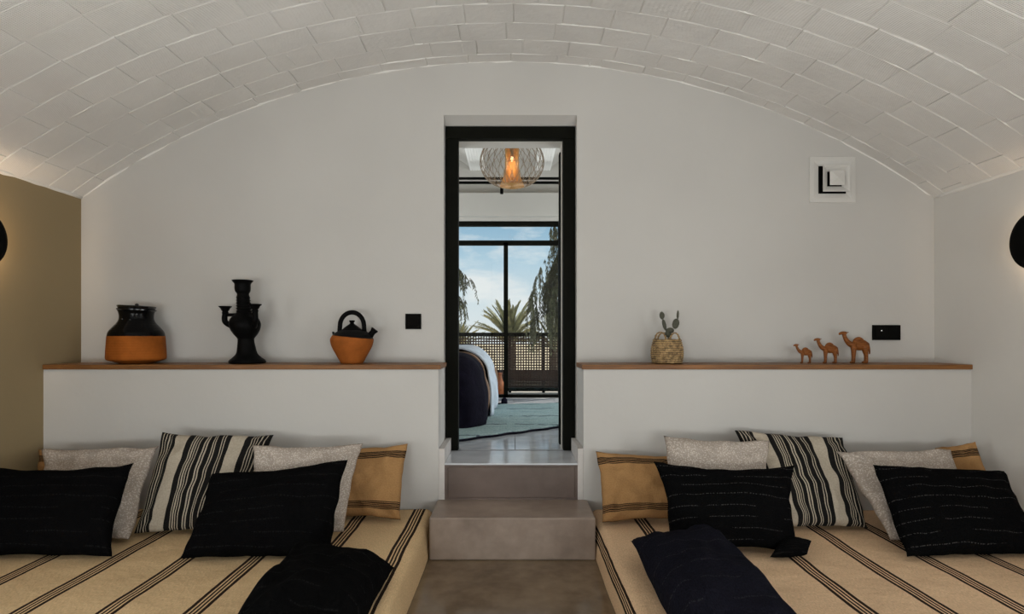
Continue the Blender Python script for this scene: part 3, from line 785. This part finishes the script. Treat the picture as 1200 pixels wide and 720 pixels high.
# ================================================================== DAYBEDS
def daybed(name, x0, x1, edge, mat, label):
    # profile across x, rounded on the aisle side (edge = +1 when the aisle is at x1)
    y0, y1, top, r = 1.50, YP - .012, .168, .045
    bm = bmesh.new(); uvl = bm.loops.layers.uv.new('UVMap')
    if edge > 0: prof = [(x1 + .02, .004)] + [(x1 + .02 - .015 * (i / 5), .004 + (top - r - .004) * i / 5) for i in range(1, 6)] + [(x1 - r + r * math.cos(PI / 2 * i / 6) + .004, top - r + r * math.sin(PI / 2 * i / 6)) for i in range(1, 7)] + [(x1 - r - (x1 - r - x0) * i / 60, top) for i in range(1, 61)] + [(x0, .004)]
    else: prof = [(x0 - .02, .004)] + [(x0 - .02 + .015 * (i / 5), .004 + (top - r - .004) * i / 5) for i in range(1, 6)] + [(x0 + r - r * math.cos(PI / 2 * i / 6) - .004, top - r + r * math.sin(PI / 2 * i / 6)) for i in range(1, 7)] + [(x0 + r + (x1 - x0 - r) * i / 60, top) for i in range(1, 61)] + [(x1, .004)]
    # unrolled coordinate that equals x on the flat top
    us = []; ref = prof[12]; u = 0; acc = [0]
    for a_, b_ in zip(prof, prof[1:]): acc.append(acc[-1] + math.hypot(a_[0] - b_[0], a_[1] - b_[1]))
    for k in range(len(prof)): us.append(ref[0] + (acc[12] - acc[k]) * (1 if edge > 0 else -1))
    ysn = [y1 - (y1 - y0) * j / 60 for j in range(61)]
    rows = []
    for j, y in enumerate(ysn):
        row = []
        for k, (x, z) in enumerate(prof):
            n_ = noise.noise(Vector((x * 2.2, y * 2.2, 1.0))) * .006 + noise.noise(Vector((x * 7, y * 7, 4.0))) * .002
            near = min(1, (y - y0) / .04); zz = z - (1 - near) * .03 * (z / top) if near < 1 else z
            if k < 6: row.append(bm.verts.new((x + n_ * 1.2, y, zz)))
            elif k == len(prof) - 1: row.append(bm.verts.new((x, y, zz)))
            else: row.append(bm.verts.new((x, y, zz + n_)))
        rows.append(row)
    def face(vs4, uv4):
        f = bm.faces.new(vs4)
        for l_, q in zip(f.loops, uv4): l_[uvl].uv = q
    for j in range(60):
        for k in range(len(prof) - 1):
            face((rows[j][k], rows[j][k + 1], rows[j + 1][k + 1], rows[j + 1][k]), ((us[k], ysn[j]), (us[k + 1], ysn[j]), (us[k + 1], ysn[j + 1]), (us[k], ysn[j + 1])))
    face(rows[-1], [(us[k], y0 - prof[k][1]) for k in range(len(prof))]); face(rows[0][::-1], [(us[k], y1) for k in range(len(prof))][::-1])
    o = obj(name, bm, mat, smooth=True); tag(o, label, 'daybed'); return o
daybed('daybed', XL + .006, -.455, 1, M['cover_l'], 'low daybed left of the steps under a tan wool cover with dark stripes')
daybed('daybed', .45, XR - .006, -1, M['cover_r'], 'low daybed right of the steps under a tan wool cover with dark stripes')

# ================================================================== CUSHIONS
def cushion(label, c4, T, mat, seed=0, pinch=.055, group=None, ear=.0, wr=1.0, sag=0.0, n=34, hem=None):
    BL, BR, TR, TL = [Vector(q) for q in c4]
    org = (BL + BR + TR + TL) / 4; org = Vector((org.x, org.y, min(q.z for q in (BL, BR, TR, TL))))
    nrm = ((BR - BL) + (TR - TL)).cross((TL - BL) + (TR - BR)).normalized()
    if nrm.y > 0 and abs(nrm.z) < .8: nrm = -nrm
    if abs(nrm.z) >= .8 and nrm.z < 0: nrm = -nrm
    bm = bmesh.new(); uvl = bm.loops.layers.uv.new('UVMap')
    wlen = ((BR - BL).length + (TR - TL).length) / 2; hlen = ((TL - BL).length + (TR - BR).length) / 2
    def pos(i, j, side):
        a_ = 2 * i / n - 1; b_ = 2 * j / n - 1
        # denser towards edges
        u = math.sin(a_ * PI / 2) * .35 + a_ * .65; v_ = math.sin(b_ * PI / 2) * .35 + b_ * .65
        U = u * (1 - pinch * (1 - v_ ** 2) * abs(u) ** 2 * (1 + .35 * noise.noise(Vector((seed, v_ * 2.3, u)))))
        V = v_ * (1 - pinch * (1 - u ** 2) * abs(v_) ** 2 * (1.2 + .5 * noise.noise(Vector((u * 2.3, seed + 3, v_)))))
        s, t = (U + 1) / 2 + wr * .010 * noise.noise(Vector((v_ * 3.1, seed * 2.7, 1))) * abs(u) ** 3, (V + 1) / 2 + wr * .012 * noise.noise(Vector((u * 3.4, seed * 1.9, 7))) * abs(v_) ** 3
        p_ = BL * (1 - s) * (1 - t) + BR * s * (1 - t) + TR * s * t + TL * (1 - s) * t
        if sag: p_ = p_ + (BL - TL).normalized() * sag * (1 - u * u) * max(0, v_) ** 2 * 1.0
        e_ = max(0, (1 - u * u) * (1 - v_ * v_)); h = T / 2 * e_ ** .42
        # heavier at the bottom
        h *= 1 - .16 * v_
        corner = (u * u * v_ * v_) ** 1.5
        w3 = noise.noise(Vector((u * 1.7 + seed * 3.1, v_ * 1.7, side * 2.0))) * .018 + noise.noise(Vector((u * 4.5 + seed, v_ * 4.5, side * 5.0))) * .013
        # radiating creases from the corners
        ca = math.atan2(1.05 - abs(v_), 1.05 - abs(u)); cd = math.hypot(1.05 - abs(v_), 1.05 - abs(u))
        w3 += .010 * math.sin(ca * 11 + seed) * math.exp(-((cd - .38) / .28) ** 2)
        h += w3 * wr * e_ ** .3
        if e_ <= 1e-9: h = 0
        edge_n = nrm * .020 * noise.noise(Vector((u * 2.5 + seed * 7, v_ * 2.5, 3.3))) * wr
        return p_ + nrm * (h * side) + edge_n - org, ((u + 1) / 2, (v_ + 1) / 2)
    grids = []
    for side in (1, -1):
        g = []
        for j in range(n + 1):
            g.append([])
            for i in range(n + 1):
                q, uv = pos(i, j, side)
                g[-1].append((bm.verts.new(q), uv))
        grids.append(g)
        for j in range(n):
            for i in range(n):
                qs = [g[j][i], g[j][i + 1], g[j + 1][i + 1], g[j + 1][i]]
                if side < 0: qs = qs[::-1]
                f = bm.faces.new([x[0] for x in qs])
                for l_, x in zip(f.loops, qs): l_[uvl].uv = x[1]
    # keep every point above the cover it lies on
    for v_ in bm.verts:
        wz = v_.co.z + org.z
        if wz < .178: v_.co.z = .178 + (wz - .178) * .02 - org.z
    bmesh.ops.remove_doubles(bm, verts=bm.verts[:], dist=.0002)
    o = obj('cushion', bm, mat, smooth=True, loc=org)
    tag(o, label, 'cushion', group); return o
def c4(*q):
    r_ = []
    for t in q:
        r_.append(P(*t))
        if r_[-1].z < .186: r_[-1].z = .186
    return r_
# left daybed
cushion('ochre cushion in the far left corner, almost hidden behind the oatmeal one', c4((40, 603, 3.22), (150, 603, 3.25), (150, 530, 3.35), (45, 527, 3.34)), .08, M['ochre'], 1)
cushion('oatmeal woven cushion behind the leftmost black cushion', c4((52, 638, 2.86), (152, 640, 2.84), (186, 522, 3.20), (50, 527, 3.22)), .13, M['oatmeal'], 2)
cushion('black and cream striped cushion on the left daybed', c4((157, 631, 2.93), (285, 629, 3.00), (321, 510, 3.28), (191, 508, 3.20)), .13, M['striped'], 3, pinch=.04)
cushion('oatmeal woven cushion between striped and ochre cushions on the left daybed', c4((292, 640, 2.80), (403, 628, 2.96), (425, 520, 3.18), (296, 522, 3.08)), .13, M['oatmeal'], 4)
cushion('ochre cushion with dark bands at the right end of the left daybed', c4((378, 607, 3.20), (469, 612, 3.16), (478, 520, 3.33), (380, 526, 3.36)), .13, M['ochre'], 5)
cushion('wide black cushion cut off by the left edge of the photo', c4((-55, 661, 2.62), (131, 659, 2.63), (157, 543, 2.92), (-30, 545, 2.92)), .17, M['black_l'], 6, sag=.03)
cushion('wide black cushion leaning in the middle of the left daybed', c4((210, 659, 2.60), (388, 657, 2.62), (408, 540, 2.92), (248, 556, 2.90)), .17, M['black_l'], 7)
cushion('black cushion lying flat at the front of the left daybed', [PZ(238, 775, .235), PZ(398, 775, .235), PZ(462, 661, .235), PZ(348, 640, .27)], .23, M['black_l'], 8, pinch=.03)
# right daybed
cushion('ochre cushion with dark bands at the left end of the right daybed', c4((706, 616, 3.11), (800, 616, 3.15), (792, 533, 3.34), (698, 529, 3.31)), .13, M['ochre'], 9)
cushion('black and cream striped cushion on the right daybed', c4((905, 622, 3.02), (1016, 622, 3.02), (988, 512, 3.30), (861, 504, 3.30)), .13, M['striped'], 11, pinch=.04)
cushion('oatmeal woven cushion behind the black cushion with the turned corner', c4((790, 634, 2.90), (900, 632, 2.92), (901, 517, 3.16), (778, 511, 3.22)), .13, M['oatmeal'], 10)
cushion('ochre cushion in the far right corner against the side wall', c4((1070, 604, 3.22), (1178, 603, 3.10), (1143, 518, 3.22), (1096, 525, 3.34)), .09, M['ochre'], 13, pinch=.03)
cushion('oatmeal woven cushion behind the rightmost black cushion', c4((1044, 637, 2.84), (1150, 640, 2.84), (1115, 526, 3.20), (980, 529, 3.20)), .13, M['oatmeal'], 12)
cushion('black cushion with pale stitched lines and one turned corner, right daybed', c4((784, 652, 2.68), (936, 653, 2.68), (931, 546, 2.94), (766, 541, 2.94)), .16, M['black_r'], 14, sag=.015, pinch=.09)
fl = cushion('x', c4((902, 656, 2.62), (946, 650, 2.60), (951, 634, 2.66), (918, 628, 2.70)), .06, M['black_r'], 21, pinch=.02, n=16, wr=.15)
fl.name = 'turned_corner'; del fl['label']; del fl['category']
r4 = [o for o in C.objects if o.get('label', '').startswith('black cushion with pale stitched')][0]
fl.location = fl.location - r4.location; fl.parent = r4
cushion('rightmost black cushion with pale stitched lines, in the corner', c4((1062, 657, 2.62), (1222, 655, 2.66), (1178, 552, 2.96), (1022, 546, 2.96)), .16, M['black_r'], 15, pinch=.04)
cushion('dark navy cushion lying flat at the front of the right daybed', [PZ(812, 775, .235), PZ(968, 770, .235), PZ(842, 622, .30), PZ(739, 634, .25)], .23, M['navy'], 16, pinch=.03)

# ================================================================== SHELF OBJECTS
SZ, YS = .9955, 3.575
def sx_(px): return (px - CX) * YS / F
# glazed jar
jar = thing('clay_jar', 'wide clay jar, black glazed above and raw orange below, leftmost on shelf', 'jar', (sx_(160), YS, SZ))
pr = smoothprof([(0, .085), (.006, .100), (.018, .140), (.028, .156), (.06, .157), (.11, .154), (.163, .150), (.19, .143), (.215, .124), (.24, .103), (.262, .092), (.285, .0905), (.305, .094), (.318, .1)], 4)
rf_ = lambda z, t: 1
body = obj('body', lathe(bmesh.new(), pr, 64), M['jar'], jar, smooth=True)
bm = bmesh.new(); lathe(bm, [(0, .098), (.004, .104), (.010, .104), (.012, .096), (.020, .1), (.026, .103), (.03, .1), (.031, .05), (.034, .02)], 48)
lid = obj('lid', bm, M['jar'], jar, smooth=False, loc=(0, 0, .314), rot=(0, .045, 0)); lid.data.materials[0] = simple('gloss black glaze', (.004, .004, .0045), .15)
obj('knob', ellip(bmesh.new(), (0, 0, .036), (.011, .011, .009), 2), lid.data.materials[0], lid, smooth=True)
for (x, z) in ((-.028, .262), (.018, .258), (-.006, .25)): obj('glaze_bump', ellip(bmesh.new(), (x, -.090, z), (.008, .006, .006), 2), lid.data.materials[0], jar, smooth=True)

# candelabrum
can = thing('candelabrum', 'tall matt black clay candle holder with small side cups', 'candle holder', (sx_(290), YS, SZ))
pts = [(0, .100), (.010, .104), (.022, .098), (.036, .080), (.06, .059), (.10, .051), (.14, .046), (.155, .052), (.176, .068), (.206, .084), (.239, .089), (.268, .078), (.292, .055), (.303, .044)]
pr = smoothprof(pts, 4)
for k in range(6):
    z = .306 + k * .0165; pr += [(z, .040 - k * .0007), (z + .005, .0455 - k * .001), (z + .010, .040 - k * .0008), (z + .013, .036)]
pr += smoothprof([(.408, .034), (.418, .034), (.43, .042), (.452, .045), (.474, .045), (.486, .054), (.493, .059), (.497, .058), (.497, .04), (.47, .035)], 3)
obj('body', lathe(bmesh.new(), pr, 48, shear=lambda z: -.026 * min(z, .45) / .4), M['clayblack'], can, smooth=True)
def cup(x, y, z, r_):
    bm = bmesh.new(); lathe(bm, smoothprof([(-.05, .012), (-.04, .020), (-.032, .016), (-.024, .022), (-.012, r_ * .75), (-.004, r_), (0, r_ * .98), (-.001, r_ * .7), (-.012, r_ * .6)], 3), 28, cx=x, cy=y)
    bmesh.ops.translate(bm, vec=(0, 0, z), verts=bm.verts[:]); return bm
for (cx_, cy_, cz, bx_, by_, bz) in ((-.133, 0, .342, -.078, 0, .215), (.082, -.085, .350, .065, -.055, .22), (-.045, .09, .345, -.02, .07, .22)):
    o = obj('arm', tube(bmesh.new(), smoothprof([(cx_, cy_, cz - .045), (cx_ * 1.03, cy_ * 1.03, cz - .075), ((cx_ * .9 + bx_ * .1), (cy_ * .9 + by_ * .1), cz - .10), (bx_, by_, bz)], 5), .0165, 10), M['clayblack'], can, smooth=True)
    obj('cup', cup(cx_, cy_, cz, .037), M['clayblack'], o, smooth=True)
    obj('strut', tube(bmesh.new(), [(cx_, cy_, cz - .052), (bx_ * .8, by_ * .8, .29)], .010, 8), M['clayblack'], o, smooth=True)

# kettle
ket = thing('clay_kettle', 'round terracotta kettle with black shoulder, arched handle and spout', 'kettle', (sx_(412.5), YS, SZ))
pr = smoothprof([(0, .064), (.006, .068), (.031, .081), (.0655, .0997), (.0997, .117), (.134, .1262), (.151, .1235), (.17, .112), (.186, .093), (.196, .070), (.199, .05)], 4)
obj('body', lathe(bmesh.new(), pr, 56), M['kettle'], ket, smooth=True)
bm = lathe(bmesh.new(), smoothprof([(.185, .074), (.192, .07), (.205, .055), (.222, .034), (.234, .017), (.242, .011), (.248, .015), (.256, .0175), (.258, .010)], 4), 36)
obj('lid', bm, M['clayblack'], ket, smooth=True)
ap = [(-.076, 0, .17)] + [(-.0715 * math.cos(PI * i / 20), 0, .225 + .080 * math.sin(PI * i / 20)) for i in range(21)] + [(.076, 0, .165)]
obj('handle', tube(bmesh.new(), ap, .0140, 12), M['clayblack'], ket, smooth=True)
obj('spout', tube(bmesh.new(), [(.095, 0, .150), (.113, 0, .172), (.124, 0, .186), (.137, 0, .203)], [.026, .019, .017, .024], 16), M['clayblack'], ket, smooth=True)
obj('nub', tube(bmesh.new(), [(-.095, 0, .165), (-.112, 0, .180), (-.114, 0, .190)], [.014, .008, .006], 8), M['clayblack'], ket, smooth=True)

# cactus in basket
cac = thing('cactus_basket', 'small prickly cactus in a woven palm leaf basket', 'potted plant', (sx_(781.7), YS, SZ))
bm = bmesh.new(); rows_, seg = 66, 120; rings = []
for j in range(rows_ + 1):
    t = j / rows_; z = .002 + .142 * t; rb = .084 + .010 * math.sin(PI * min(1, t * 1.1)) - .004 * t
    ring = []
    for i in range(seg):
        th = 2 * PI * i / seg; row = math.floor(t * 11)
        w3 = .0042 * abs(math.sin(PI * t * 11)) + .0016 * math.sin(th * 30 + row * PI)
        ring.append(bm.verts.new(((rb + w3) * math.cos(th), (rb + w3) * math.sin(th), z + .003 * noise.noise(Vector((math.cos(th) * 2, math.sin(th) * 2, t))))))
    rings.append(ring)
for a_, b_ in zip(rings, rings[1:]):
    for i in range(seg): bm.faces.new((a_[i], a_[(i + 1) % seg], b_[(i + 1) % seg], b_[i]))
bm.faces.new(rings[0][::-1])
bk = obj('basket', bm, M['basket'], cac, smooth=True)
obj('soil', lathe(bmesh.new(), [(.118, .082), (.128, .078), (.132, .03)], 32), M['soil'], bk, smooth=True)
def loop_(cx_, y_, w2, h2, r_=.005):
    bm = bmesh.new()
    for s_ in (-.004, .004): tube(bm, [(cx_ - w2 * math.cos(PI * i / 16) + s_ * math.sin(i * 1.6), y_ + s_ * math.cos(i * 1.6), .138 + h2 * math.sin(PI * i / 16)) for i in range(17)], r_ * .7, 6)
    return bm
obj('handle', loop_(-.052, -.05, .032, .048), M['basket'], bk, smooth=True)
obj('handle', loop_(.03, -.06, .027, .044), M['basket'], bk, smooth=True)
obj('handle', loop_(-.01, .05, .034, .045), M['basket'], bk, smooth=True)
ct = thing_ct = bmesh.new(); k9 = 1 / 1755
def pad(px, py, w2, h2, tilt, y_=0.0, d_=.009):
    return ellip(bmesh.new(), ((px - 287) * k9, y_, (650 - py) * k9), (w2 * k9, d_, h2 * k9), 3, Matrix.Rotation(tilt, 3, 'Y'))
for a_ in ((318, 305, 42, 30, 0, 0, .02), (258, 245, 20, 62, -.25), (234, 148, 27, 41, -.1), (378, 234, 36, 55, .2), (400, 140, 11, 45, .05, 0, .012), (300, 340, 34, 40, 0, 0, .02)):
    bm = pad(*a_); rg = random.Random(a_[0]); vsn = list(bm.verts)
    for q in rg.sample(vsn, 40):
        n_ = (q.co - Vector(((a_[0] - 287) * k9, 0, (650 - a_[1]) * k9))).normalized(); tube(bm, [q.co, q.co + n_ * .005], [.0006, .0002], 3, cap=False)
    obj('pad', bm, M['cactus'], cac, smooth=True)
bm = ct; ct.free()

# camels
def camel(px, scale, label):
    bm = bmesh.new(); K = 1 / 2340
    def q(x, y, yy=0): return Vector(((x - 430) * K, yy, (622 - y) * K))
    def chain(pts, n=12):
        pp = smoothprof([(p[0], p[1], p[2], p[3] if len(p) > 3 else 0) for p in pts], 5)
        tube(bm, [q(p[0], p[1], p[3]) for p in pp], [p[2] * K for p in pp], n)
        for p in (pts[0], pts[-1]): ellip(bm, q(p[0], p[1], p[3] if len(p) > 3 else 0), (p[2] * K,) * 3, 2)
    ellip(bm, q(462, 378), (116 * K, 46 * K, 64 * K)); ellip(bm, q(446, 335), (84 * K, 36 * K, 84 * K)); ellip(bm, q(540, 372), (54 * K, 44 * K, 60 * K)); ellip(bm, q(500, 358), (76 * K, 40 * K, 66 * K)); ellip(bm, q(395, 362), (55 * K, 38 * K, 52 * K)); ellip(bm, q(385, 382), (48 * K, 38 * K, 52 * K))
    chain([(378, 368, 48), (325, 350, 40), (280, 305, 32), (252, 250, 27), (240, 208, 26)])
    chain([(262, 198, 23), (225, 197, 24), (190, 204, 20), (182, 212, 16)])
    for s_ in (-1, 1):
        chain([(270, 192, 9, s_ * .005), (298, 186, 5, s_ * .008)], 6)
        dx = s_ * 10
        chain([(378 + dx, 395, 42, s_ * .008), (376 + dx, 460, 30, s_ * .010), (374 + dx, 540, 23, s_ * .010), (370 + dx, 600, 24, s_ * .010)]); chain([(375 + dx, 604, 21, s_ * .010), (340 + dx, 609, 16, s_ * .010)])
        chain([(545 + dx, 385, 52, s_ * .008), (538 + dx, 440, 38, s_ * .010), (550 + dx, 510, 25, s_ * .010), (550 + dx, 600, 24, s_ * .010)]); chain([(552 + dx, 604, 21, s_ * .010), (510 + dx, 609, 16, s_ * .010)])
    chain([(578, 350, 18), (590, 400, 16), (598, 455, 13), (598, 486, 9)], 8)
    for v_ in bm.verts: v_.co.z = max(v_.co.z, 0)
    o = obj('carved_camel', bm, M['carved'], smooth=True, loc=(sx_(px), YS - .0, SZ)); o.scale = (scale,) * 3
    md = o.modifiers.new('carve', 'REMESH'); md.mode = 'VOXEL'; md.voxel_size = .0017; md.use_smooth_shade = True
    sm = o.modifiers.new('soft', 'SMOOTH'); sm.iterations = 3; sm.factor = .5
    return tag(o, label, 'figurine', 'carved camels on the right shelf')
camel(1004.8, 1.0, 'largest of the three carved wooden camels, nearest the black wall plate')
camel(971, .79, 'middle-sized carved wooden camel standing between the other two')
camel(943, .605, 'smallest of the three carved wooden camels, leftmost of the row')

# ================================================================== WALL FITTINGS
# switch
sw = thing('light_switch', 'square black light switch beside the kettle', 'switch', (P(484.5, 377, YW).x, YW, P(484.5, 377, YW).z))
obj('plate', B(-.049, .049, -.010, 0, -.048, .048, bevel=.002), M['black'], sw); obj('rocker', B(-.03, .03, -.014, -.009, -.03, .03, bevel=.002), M['black'], sw)
so = thing('wall_socket', 'wide black double wall plate with a tiny white indicator above the camels', 'socket', (P(1038, 390, YW).x, YW, P(1038, 390, YW).z))
obj('plate', B(-.087, .087, -.010, 0, -.047, .047, bevel=.002), M['black'], so)
obj('socket_face', B(-.072, -.008, -.013, -.009, -.034, .034, bevel=.002), M['black'], so); obj('socket_face', B(.008, .072, -.013, -.009, -.034, .034, bevel=.002), M['black'], so)
obj('indicator', ellip(bmesh.new(), (-.034, -.0135, .012), (.003, .002, .003), 2), M['led'], so)
# vent
vent = thing('air_vent', 'square white stepped air vent high on the right of the back wall', 'vent', (P(975, 211, YW).x, YW, P(975, 211, YW).z))
def sqring(bm, prof):     # profile of (half size, y)
    rings = []
    for (h_, y_) in prof: rings.append([bm.verts.new((sx2 * h_, y_, sz2 * h_)) for sx2, sz2 in ((-1, -1), (1, -1), (1, 1), (-1, 1))])
    for a_, b_ in zip(rings, rings[1:]):
        for i in range(4): bm.faces.new((a_[i], a_[(i + 1) % 4], b_[(i + 1) % 4], b_[i]))
    return rings
bm = bmesh.new(); sqring(bm, [(.144, 0), (.144, -.006), (.142, -.008), (.116, -.008), (.086, -.0015)]); obj('flange', bm, M['white'], vent)
obj('gap_shade', B(-.088, .088, -.0012, -.0002, -.088, .088), M['black'], vent)  # black sheet painting the shade in the gap behind the louvre
bm = bmesh.new(); rg_ = sqring(bm, [(.046, -.012), (.0465, -.018), (.070, -.036), (.0805, -.041), (.0825, -.041), (.0825, -.036), (.070, -.028)]); o = obj('louvre', bm, M['white'], vent)
o.location = (.004, -.006, .0)
obj('core_gap_shade', B(-.047, .047, -.0195, -.0185, -.047, .047), M['black'], vent, loc=(.004, 0, 0))  # second black sheet, paints the shade around the centre pyramid
obj('core_post', B(-.012, .012, -.052, -.0195, -.012, .012), M['black'], vent)
bm = bmesh.new(); rg_ = sqring(bm, [(.040, -.046), (.043, -.046), (.046, -.050)]); c_ = bm.verts.new((0, -.062, 0))
for i in range(4): bm.faces.new((rg_[-1][i], rg_[-1][(i + 1) % 4], c_))
bm.faces.new(rg_[0]); obj('centre_pyramid', bm, M['white'], vent, loc=(.003, -.006, 0))
# sconces
for s_, x_, nm in ((1, XL, 'left khaki'), (-1, XR, 'right white')):
    z_ = 1.63 if s_ < 0 else 1.645; yy_ = 2.93 if s_ < 0 else 2.95
    sc_ = thing('disc_wall_lamp', f'round black disc lamp on the {nm} side wall, partly out of frame', 'wall lamp', (x_, yy_, z_))
    sc_.rotation_euler = (0, s_ * PI / 2, 0)
    obj('mount', lathe(bmesh.new(), [(0, .05), (.055, .05)], 32), M['black'], sc_)
    obj('disc', lathe(bmesh.new(), [(.058, .10), (.060, .142), (.064, .145), (.072, .143), (.080, .12), (.083, .06)], 64), M['black'], sc_, smooth=False)
    obj('light_ring', lathe(bmesh.new(), [(.040, .052), (.040, .066), (.054, .066), (.054, .052)], 48, cap=False), M['ledring'], sc_)
    for k in range(6):
        a_ = 2 * PI * k / 6
        light('wall_lamp_glow', 'POINT', (x_ + s_ * .045, yy_ + .085 * math.cos(a_), z_ + .085 * math.sin(a_)), (0, 0, 0), .9 if s_ > 0 else .35, (1, .74, .48), shadow_soft_size=.012)
